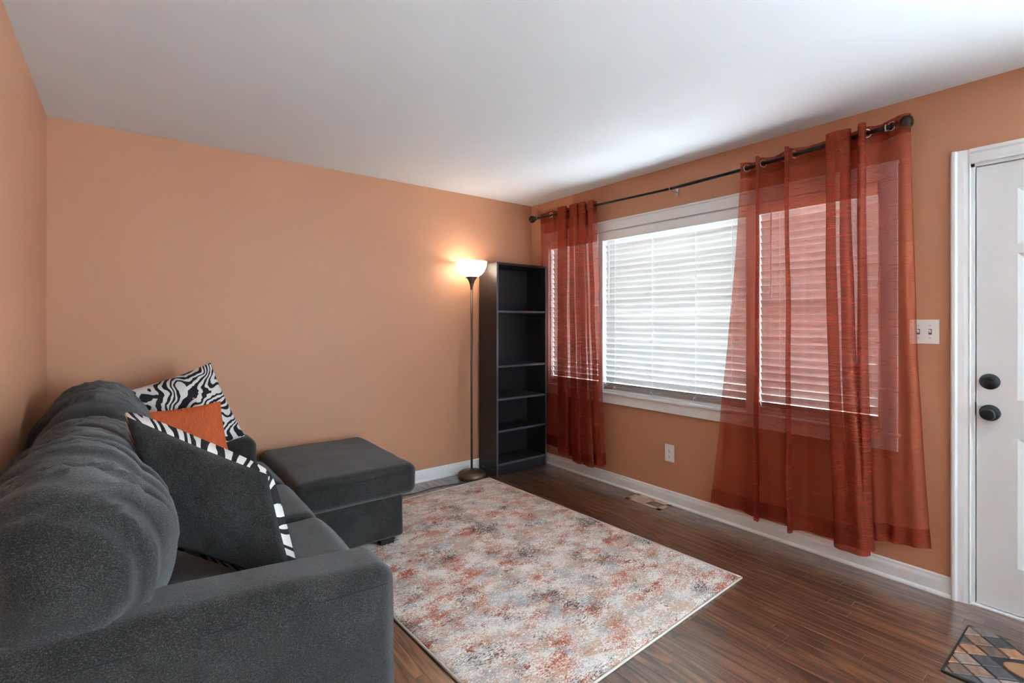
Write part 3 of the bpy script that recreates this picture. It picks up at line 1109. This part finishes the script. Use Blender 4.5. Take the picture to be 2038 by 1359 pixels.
# ------------------------------------------------------------------ bookcase
bx0, bx1, by0, by1, bh = -0.632, -0.062, -0.288, -0.026, 1.828
bc = thing('bookcase', ((bx0 + bx1) / 2, (by0 + by1) / 2, 0), 'tall narrow black bookcase with empty shelves in the corner', 'bookcase')
tk = 0.018
for xx in (bx0, bx1 - tk):
    sp = MB().box((xx, by0, 0), (xx + tk, by1, bh), 0.0015).build('side_panel', M['bookcase'], bc)
    if xx > bx0:
        for yy in (by0 + 0.05, by1 - 0.06):
            mb = MB()
            for k in range(42):
                zz = 0.17 + k * 0.037
                if any(abs(zz - q) < 0.03 for q in (0.40, 0.67, 0.945, 1.415)):
                    continue
                mb.lathe((xx, yy, zz), (-1, 0, 0), [(0.0026, -0.0005), (0.0026, 0.0006), (0, 0.0007)], 8)
            q = mb.build('pin_holes', M['peg'], sp)
            q['kind'] = 'stuff'
MB().box((bx0, by0 - 0.0008, 0.002), (bx0 + tk, by0 + 0.0004, bh - 0.001)).build('edge_highlight', M['edge'], bc)  # pale strips paint in the reflection along the front edges
MB().box((bx1 - tk, by0 - 0.0008, 0.002), (bx1, by0 + 0.0004, bh - 0.001)).build('edge_highlight', M['edge'], bc)
MB().box((bx0 + tk, by0 + 0.001, bh - tk), (bx1 - tk, by1, bh - 0.0005), 0.0012).build('top_panel', M['bookcase'], bc)
MB().box((bx0 + tk, by1 - 0.004, 0.06), (bx1 - tk, by1, bh - tk)).build('back_panel', M['backing'], bc)
for zz in (0.105, 0.388, 0.661, 0.943, 1.415):
    MB().box((bx0 + tk, by0 + 0.004, zz - tk), (bx1 - tk, by1 - 0.004, zz), 0.0012).build('shelf', M['bookcase'], bc)
    MB().box((bx0 + tk + 0.001, by0 + 0.0032, zz - tk + 0.001), (bx1 - tk - 0.001, by0 + 0.0044, zz - 0.001)).build('edge_highlight', M['edge'], bc)
MB().box((bx0 + tk, by0 + 0.010, 0), (bx1 - tk, by0 + 0.026, 0.087)).build('kick_board', M['bookcase'], bc)
for yy in (by0 + 0.06, by1 - 0.06):
    MB().lathe((bx0, yy, 0.047), (-1, 0, 0), [(0.005, -0.0005), (0.005, 0.0008), (0, 0.001)], 12).build('screw_cap', M['silver'], bc)

# ------------------------------------------------------------------ floor lamp
lx, ly = -0.795, -0.152
lamp = thing('floor_lamp', (lx, ly, 0), 'bronze torchiere floor lamp with a lit white bowl shade', 'lamp')
MB().lathe((lx, ly, 0), (0, 0, 1), [(0, 0), (0.112, 0), (0.119, 0.008), (0.121, 0.018), (0.116, 0.034), (0.103, 0.046), (0.085, 0.053), (0.05, 0.057), (0.022, 0.059), (0.016, 0.064), (0.013, 0.072), (0, 0.072)], 40).build('base', M['lampmetal'], lamp, True)
MB().tube([(lx, ly, 0.05), (lx, ly, 1.62)], 0.0098, 14).build('pole', M['lampmetal'], lamp, True)
for zz in (0.58, 1.10):
    MB().lathe((lx, ly, zz), (0, 0, 1), [(0.0098, -0.008), (0.0112, -0.006), (0.0112, 0.006), (0.0098, 0.008)], 14).build('pole_joint', M['lampmetal'], lamp, True)
MB().lathe((lx, ly, 0), (0, 0, 1), [(0.0095, 1.59), (0.013, 1.615), (0.018, 1.64), (0.027, 1.665), (0.039, 1.685), (0.049, 1.697), (0.049, 1.702), (0.0, 1.703)], 28).build('socket_cone', M['lampmetal'], lamp, True)
prof = [(0.046, 1.700), (0.064, 1.707), (0.088, 1.724), (0.108, 1.748), (0.121, 1.777), (0.128, 1.806), (0.1305, 1.829), (0.1285, 1.8295), (0.125, 1.806), (0.118, 1.778), (0.105, 1.750), (0.086, 1.727), (0.063, 1.711), (0.046, 1.704)]
MB().lathe((lx, ly, 0), (0, 0, 1), prof, 40).build('shade', M['bowl'], lamp, True)
t_ = MB().tube([(lx - 0.045, ly - 0.01, 1.690), (lx - 0.075, ly - 0.02, 1.690)], [0.0032, 0.0026], 8).build('switch', M['bronze'], lamp, True)
bulb_l = bpy.data.lights.new('lamp_bulb_light', 'POINT')
bulb_l.energy = 1.5
bulb_l.color = (1.0, 0.86, 0.72)
bulb_l.shadow_soft_size = 0.035
bulb_o = bpy.data.objects.new('lamp_bulb_light', bulb_l)
COL.objects.link(bulb_o)
bulb_o.parent = lamp
bulb_o.location = (0, 0, 1.79)

# cord across the floor towards the sofa
pts = [(lx - 0.02, ly - 0.118, 0.012), (lx - 0.05, ly - 0.135, 0.005), (-0.95, -0.245, 0.004), (-1.10, -0.215, 0.004), (-1.20, -0.205, 0.004), (-1.30, -0.222, 0.004), (-1.40, -0.225, 0.004), (-1.55, -0.175, 0.004), (-1.75, -0.13, 0.004)]
pts = catmull(pts, 6)
MB().tube(pts, 0.0032, 6).build('cord', M['cord'], lamp, True)

# ------------------------------------------------------------------ rug
ra = math.radians(2.25)
rc = Vector((-0.62, -2.405, 0))
ux = Vector((-math.cos(ra), -math.sin(ra), 0))           # along the near short edge, to the left
uy = Vector((-math.sin(ra), math.cos(ra), 0))            # along the right long edge, away from the viewer
RW, RL, RT = 1.525, 2.125, 0.010
cen = rc + ux * (RW / 2) + uy * (RL / 2)
rug = thing('area_rug', cen, 'cream and rust abstract distressed area rug on the wood floor', 'rug')
rug.rotation_euler = (0, 0, ra)
nx, ny = 60, 84
v, f = [], []
for i in range(nx + 1):
    for j in range(ny + 1):
        a = (i / nx - 0.5) * RW
        b = (j / ny - 0.5) * RL
        edge = min(RW / 2 - abs(a), RL / 2 - abs(b))
        z = RT * min(1.0, 0.55 + edge / 0.012 * 0.45) + 0.0012 * noise.noise(Vector((a * 6, b * 6, 1)))
        v.append((a, b, z))
for i in range(nx):
    for j in range(ny):
        q = i * (ny + 1) + j
        f.append((q, q + ny + 1, q + ny + 2, q + 1))
nb = len(v)
ring = [i * (ny + 1) for i in range(nx + 1)] + [nx * (ny + 1) + j for j in range(1, ny + 1)] + [i * (ny + 1) + ny for i in range(nx - 1, -1, -1)] + [j for j in range(ny - 1, 0, -1)]
for q in ring:
    v.append((v[q][0], v[q][1], 0.0005))
m_ = len(ring)
for k in range(m_):
    f.append((ring[k], ring[(k + 1) % m_], nb + (k + 1) % m_, nb + k))
me = mesh('pile', v, f, M['rug'], True)
o = bpy.data.objects.new('pile', me)
COL.objects.link(o)
o.parent = rug
# bound edge, one strip for each side
for (p, q) in (((-1, -1), (1, -1)), ((1, -1), (1, 1)), ((1, 1), (-1, 1)), ((-1, 1), (-1, -1))):
    A = Vector((p[0] * RW / 2, p[1] * RL / 2, 0.0055))
    B = Vector((q[0] * RW / 2, q[1] * RL / 2, 0.0055))
    mb = MB().tube([A.lerp(B, k / 20) for k in range(21)], 0.0054, 8)
    me = mesh('binding', mb.v, mb.f, M['binding'], True)
    o = bpy.data.objects.new('binding', me)
    COL.objects.link(o)
    o.parent = rug

# ------------------------------------------------------------------ door mat
MX0, MX1, MY0, MY1 = -0.690, -0.232, -3.97, -3.208
mat = thing('door_mat', ((MX0 + MX1) / 2, (MY0 + MY1) / 2, 0), 'slate-look door mat of diamond stones in front of the white door', 'door mat')
MB().box((MX0, MY0, 0.0), (MX1, MY1, 0.007), 0.002).build('rubber_base', M['rubber'], mat)


def clip(poly, axis, val, sign):
    out = []
    for i in range(len(poly)):
        a, b = poly[i], poly[(i + 1) % len(poly)]
        da_, db_ = sign * (a[axis] - val), sign * (b[axis] - val)
        if da_ >= 0:
            out.append(a)
        if (da_ >= 0) != (db_ >= 0):
            t = da_ / (da_ - db_)
            out.append((a[0] + (b[0] - a[0]) * t, a[1] + (b[1] - a[1]) * t))
    return out


def inset(poly, d):
    cx = sum(p[0] for p in poly) / len(poly)
    cy = sum(p[1] for p in poly) / len(poly)
    out = []
    for p in poly:
        r = math.hypot(p[0] - cx, p[1] - cy)
        k = max(0.3, 1 - d / max(r, 1e-4))
        out.append((cx + (p[0] - cx) * k, cy + (p[1] - cy) * k))
    return out


def stone(poly, h):
    n = len(poly)
    top = inset(poly, 0.006)
    v = [(p[0], p[1], 0.006) for p in poly] + [(p[0], p[1], h - 0.002) for p in inset(poly, 0.0015)] + [(p[0], p[1], h) for p in top]
    f = []
    for k in range(2):
        for j in range(n):
            f.append((k * n + j, k * n + (j + 1) % n, (k + 1) * n + (j + 1) % n, (k + 1) * n + j))
    f.append(tuple(range(2 * n, 3 * n)))
    return v, f


mcx, mcy, mra, mrb = (MX0 + MX1) / 2, (MY0 + MY1) / 2, 0.085, 0.245
e1, e2 = Vector((0.0425, -0.050)), Vector((-0.047, -0.045))
for i in range(-26, 27):
    for j in range(-26, 27):
        c = Vector((-0.347, -3.21)) + e1 * (i + 0.5) * 1.06 + e2 * (j + 0.5) * 1.06
        poly = [tuple(c + (e1 * a + e2 * b) * 0.53) for a, b in ((-1, -1), (1, -1), (1, 1), (-1, 1))]
        for ax, val, sg in ((0, MX0 + 0.006, 1), (0, MX1 - 0.006, -1), (1, MY0 + 0.006, 1), (1, MY1 - 0.006, -1)):
            poly = clip(poly, ax, val, sg)
            if len(poly) < 3:
                break
        if len(poly) < 3:
            continue
        g = sum(p[0] for p in poly) / len(poly), sum(p[1] for p in poly) / len(poly)
        area = abs(sum(poly[k][0] * poly[(k + 1) % len(poly)][1] - poly[(k + 1) % len(poly)][0] * poly[k][1] for k in range(len(poly)))) / 2
        if area < 0.0003:
            continue
        if ((g[0] - mcx) / (mra + 0.012)) ** 2 + ((g[1] - mcy) / (mrb + 0.012)) ** 2 < 1:
            continue
        poly = inset(poly, 0.0030)
        v, f = stone(poly, 0.0098 + random.uniform(-0.0008, 0.0012))
        MB().add(v, f).build('stone', M['stone'], mat)
poly = [(mcx + mra * math.cos(t * PI / 16), mcy + mrb * math.sin(t * PI / 16)) for t in range(32)]
v, f = stone(poly, 0.0118)
MB().add(v, f).build('medallion', M['medallion'], mat)

# ------------------------------------------------------------------ sofa


def soft_box(a, b, r, n=26, puff=(0, 0, 0, 0, 0, 0), fn=None):
    """rounded box between corners a and b; puff = bulge of -x,+x,-y,+y,-z,+z faces; fn(p, normal) -> extra offset vector"""
    a, b = Vector(a), Vector(b)
    c, h = (a + b) / 2, (b - a) / 2
    rr = min(r, h.x * 0.98, h.y * 0.98, h.z * 0.98)
    idx = {}
    v, f = [], []

    def grid(t):                                   # denser near the rounded edges
        return t

    def vert(p):
        key = tuple(round(q, 5) for q in p)
        if key in idx:
            return idx[key]
        P = Vector((p[0] * h.x, p[1] * h.y, p[2] * h.z))
        core = Vector([max(-(h[k] - rr), min(h[k] - rr, P[k])) for k in range(3)])
        d = P - core
        if d.length > 1e-9:
            d.normalize()
        Q = core + d * rr
        n_ = d.copy()
        for k in range(3):
            o1, o2 = [q for q in range(3) if q != k]
            w = max(0, 1 - p[o1] ** 2) * max(0, 1 - p[o2] ** 2)
            amt = puff[2 * k] if p[k] < 0 else puff[2 * k + 1]
            Q[k] += (abs(p[k]) ** 3) * amt * w * (1 if p[k] > 0 else -1)
        W = Q + c
        if fn:
            W = W + fn(W, n_)
        idx[key] = len(v)
        v.append(W)
        return idx[key]

    # per-axis parameter positions with extra samples inside the rounded rim
    def axis_pos(k):
        e = rr / h[k]
        inner = [-(1 - e) + 2 * (1 - e) * i / max(2, int(n * (1 - e))) for i in range(max(2, int(n * (1 - e))) + 1)]
        m = 5
        lo = [-1 + e * (1 - math.cos(PI / 2 * i / m)) if False else -1 + e * i / m for i in range(m)]
        hi = [-q for q in reversed(lo)]
        return lo + inner + hi
    A = [axis_pos(k) for k in range(3)]
    for k in range(3):
        o1, o2 = [q for q in range(3) if q != k]
        for s in (-1, 1):
            for i in range(len(A[o1]) - 1):
                for j in range(len(A[o2]) - 1):
                    quad = []
                    for (p, q) in ((i, j), (i + 1, j), (i + 1, j + 1), (i, j + 1)):
                        P = [0, 0, 0]
                        P[k] = s
                        P[o1] = A[o1][p]
                        P[o2] = A[o2][q]
                        quad.append(vert(tuple(P)))
                    if len(set(quad)) >= 3:
                        f.append(tuple(quad) if s > 0 else tuple(reversed(quad)))
    return v, f


def nz3(p, s, seed=0.0):
    return noise.noise(Vector((p.x * s + seed, p.y * s + seed * 1.3, p.z * s + seed * 0.7)))


sofa = thing('sectional_sofa', (-2.9, -1.2, 0), 'charcoal chenille sectional sofa with chaise along the left wall', 'sofa')
SX0, SXF = -3.440, -2.470
YA0, YA1 = -2.305, -2.085          # near arm
YB0, YB1 = -0.275, -0.050          # far arm
soft = M['sofa']


def arm_fn(p, n_):
    # the arm rises a little towards the back
    k = max(0.0, min(1.0, (SXF - p.x) / 0.9)) * max(0.0, (p.z - 0.35) / 0.25)
    return Vector((0, 0, 0.065 * k)) + n_ * (0.004 * nz3(p, 5, 2.0))


def flat_fn(seed, amp=0.006, s=5.0):
    def fn(p, n_):
        return n_ * amp * nz3(p, s, seed)
    return fn


MB().box((SX0, YA0 + 0.03, 0.06), (SXF - 0.06, YB1 - 0.02, 0.30), 0.01).build('seat_base', soft, sofa)
MB().box((SX0, YA1 - 0.06, 0.06), (-3.27, YB1 - 0.01, 0.78), 0.02).build('back_frame', soft, sofa)
for (a, b, sd) in ((YA0, YA1, 1), (YB0, YB1, 4)):
    v, f = soft_box((SX0, a, 0.055), (SXF, b, 0.590), 0.052, 26, (0, 0.006, 0.010, 0.010, 0, 0.010), arm_fn)
    arm = obj('armrest', v, f, soft, sofa, True)
    # stitched seam along the outer top edge and down the front
    yy = a + 0.004 if sd == 1 else b - 0.004
    pts = []
    for k in range(21):
        x = SX0 + 0.05 + (SXF - 0.035 - SX0 - 0.05) * k / 20
        kk = max(0.0, min(1.0, (SXF - x) / 0.9))
        pts.append((x, yy - (0.004 if sd == 1 else -0.004), 0.543 + 0.065 * kk * 0.8))
    MB().tube(pts, 0.0022, 6).build('seam', M['seam'], arm, True)
# seat cushions
for k, (a, b) in enumerate(((-2.092, -1.395), (-1.395, -0.835), (-0.835, -0.275))):
    v, f = soft_box((-3.16, a, 0.285), (-2.425, b, 0.462), 0.055, 24, (0, 0.012, 0.004, 0.004, 0, 0.022), flat_fn(3.0 + k, 0.007, 6))
    obj('seat_cushion', v, f, soft, sofa, True)


# back cushions: big, rounded, with wrinkles running across the top
def back_fn(y_a, y_b, seed):
    def fn(p, n_):
        t = (p.y - y_a) / (y_b - y_a)
        bend = 0.035 * math.sin((p.x + 3.22) * 7.0) + 0.02 * nz3(p, 4.0, seed)
        q = (p.y + bend) * 1.0
        w = noise.noise(Vector((q * 13.0, p.x * 1.6 + p.z * 1.1, seed)))
        w2 = noise.noise(Vector((q * 29.0, p.x * 2.5 + p.z * 2.0, seed + 7)))
        ridge = (1 - abs(w)) ** 4 * 0.030 + (1 - abs(w2)) ** 4 * 0.010
        low = 0.012 * nz3(p, 3.2, seed + 3)
        return n_ * (ridge - 0.010 + low)
    return fn


v, f = soft_box((-3.425, -2.270, 0.545), (-3.035, -1.085, 0.925), 0.185, 100, (0, 0.02, 0.02, 0.01, 0, 0.045), back_fn(-2.235, -1.09, 1.7))
obj('back_cushion', v, f, soft, sofa, True)
v, f = soft_box((-3.425, -1.105, 0.50), (-3.030, -0.150, 0.955), 0.185, 84, (0, 0.02, 0.01, 0.01, 0, 0.045), back_fn(-1.105, -0.15, 6.1))
obj('back_cushion', v, f, soft, sofa, True)
# short stitched tuck on the end of the near cushion
MB().tube([(-3.250, -2.258, 0.885), (-3.243, -2.275, 0.860), (-3.236, -2.284, 0.830)], [0.001, 0.0022, 0.001], 6).build('stitched_tuck', M['seam'], sofa, True)
# chaise
v, f = soft_box((-2.425, -0.985, 0.285), (-1.725, -0.055, 0.468), 0.050, 28, (0.0, 0.012, 0.012, 0.004, 0, 0.018), flat_fn(9.0, 0.006, 6))
ch = obj('chaise_cushion', v, f, soft, sofa, True)
pts = [(-2.37 + 0.585 * k / 16, -0.995 - 0.007 * math.sin(PI * k / 16), 0.432) for k in range(17)]
MB().tube(pts, 0.0020, 6).build('seam', M['seam'], ch, True)
v, f = soft_box((-2.46, -0.968, 0.052), (-1.812, -0.07, 0.300), 0.018, 16, (0,) * 6, flat_fn(12.0, 0.003, 5))
obj('chaise_base', v, f, soft, sofa, True)
for (x, y) in ((-1.90, -0.90), (-1.90, -0.12), (-2.54, -2.25), (-3.38, -2.25), (-3.38, -0.12), (-2.54, -1.05)):
    s = 0.045
    top = 0.062
    vv = [(x - s * .85, y - s * .85, 0.0), (x + s * .85, y - s * .85, 0.0), (x + s * .85, y + s * .85, 0.0), (x - s * .85, y + s * .85, 0.0),
          (x - s, y - s, top), (x + s, y - s, top), (x + s, y + s, top), (x - s, y + s, top)]
    zf = 0.0115 if (x > -2.2 and y < -0.3) else 0.0
    vv = [(p[0], p[1], max(p[2], zf)) for p in vv]
    MB().add(vv, [(0, 1, 2, 3), (4, 5, 6, 7), (0, 1, 5, 4), (1, 2, 6, 5), (2, 3, 7, 6), (3, 0, 4, 7)]).build('foot', M['leg'], sofa)

# ------------------------------------------------------------------ pillows


def pillow(name, A, B, Cc, thick, front, back, label, seed, away=Vector((0, 1, 0)), puff_front=0.5, sag=0.05, over=0.0):
    """A top-left, B top-right, Cc bottom-right corner as the viewer sees it; front faces 'away' side"""
    A, B, Cc = Vector(A), Vector(B), Vector(Cc)
    Dd = A + (Cc - B)
    c = (A + B + Cc + Dd) / 4
    nrm = (B - A).cross(Cc - B).normalized()
    if nrm.dot(away) < 0:
        nrm = -nrm
    root = thing(name, (c.x, c.y, min(A.z, B.z, Cc.z, Dd.z)), label, 'pillow', 'throw pillows on the charcoal sofa')
    n = 36
    for which, mat_, s in (('front_cover', front, 1.0), ('back_cover', back, -1.0)):
        v, f, uvs = [], [], []
        for i in range(n + 1):
            for j in range(n + 1):
                p, q = 2 * i / n - 1, 2 * j / n - 1
                # sides pulled in between the corners
                pp = p * (1 - sag * (1 - q * q))
                qq = q * (1 - sag * (1 - p * p))
                P = c + (B - A) / 2 * pp + (Cc - B) / 2 * qq
                w = (max(0, 1 - p * p) * max(0, 1 - q * q)) ** 0.42
                k = puff_front if s > 0 else (1 - puff_front)
                h = thick * k * w
                wr = 0.010 * w * noise.noise(Vector((p * 2.2 + seed, q * 2.2, s + seed))) + 0.005 * w * noise.noise(Vector((p * 6 + seed, q * 6, s)))
                if s > 0 and over:
                    lat = (B - A).normalized() * p + (Cc - B).normalized() * q
                    P = P + lat * over * math.sin(PI * min(1.0, w * 1.05)) * max(abs(p), abs(q)) ** 2
                P = P + nrm * s * (h + wr) + nrm * 0.012 * noise.noise(Vector((p * 1.4, q * 1.4, seed + 3)))
                v.append(P)
                uvs.append((i / n, j / n))
        for i in range(n):
            for j in range(n):
                f.append((i * (n + 1) + j, (i + 1) * (n + 1) + j, (i + 1) * (n + 1) + j + 1, i * (n + 1) + j + 1))
        obj(which, v, f, mat_, root, True, uvs=uvs)
    return root


pillow('throw_pillow', (-3.120, -0.325, 0.945), (-2.722, -0.290, 1.078), (-2.555, -0.380, 0.640), 0.15, M['zebra2'], M['pillowback'],
       'zebra print pillow leaning in the sofa corner against the wall', 1.0, Vector((0, -1, 0.2)), 0.6)
pillow('throw_pillow', (-3.060, -0.590, 0.868), (-2.705, -0.560, 0.885), (-2.650, -0.640, 0.520), 0.12, M['orange'], M['orange'],
       'small burnt orange pillow between the two zebra print pillows', 2.0, Vector((0, -1, 0.2)), 0.5, 0.07)
pillow('throw_pillow', (-3.114, -1.700, 1.020), (-2.735, -1.840, 0.800), (-2.660, -1.925, 0.415), 0.16, M['zebra'], M['pillowback'],
       'pillow with charcoal back and zebra front nearest the viewer', 3.0, Vector((0, 1, 0.3)), 0.75, 0.03, 0.05)
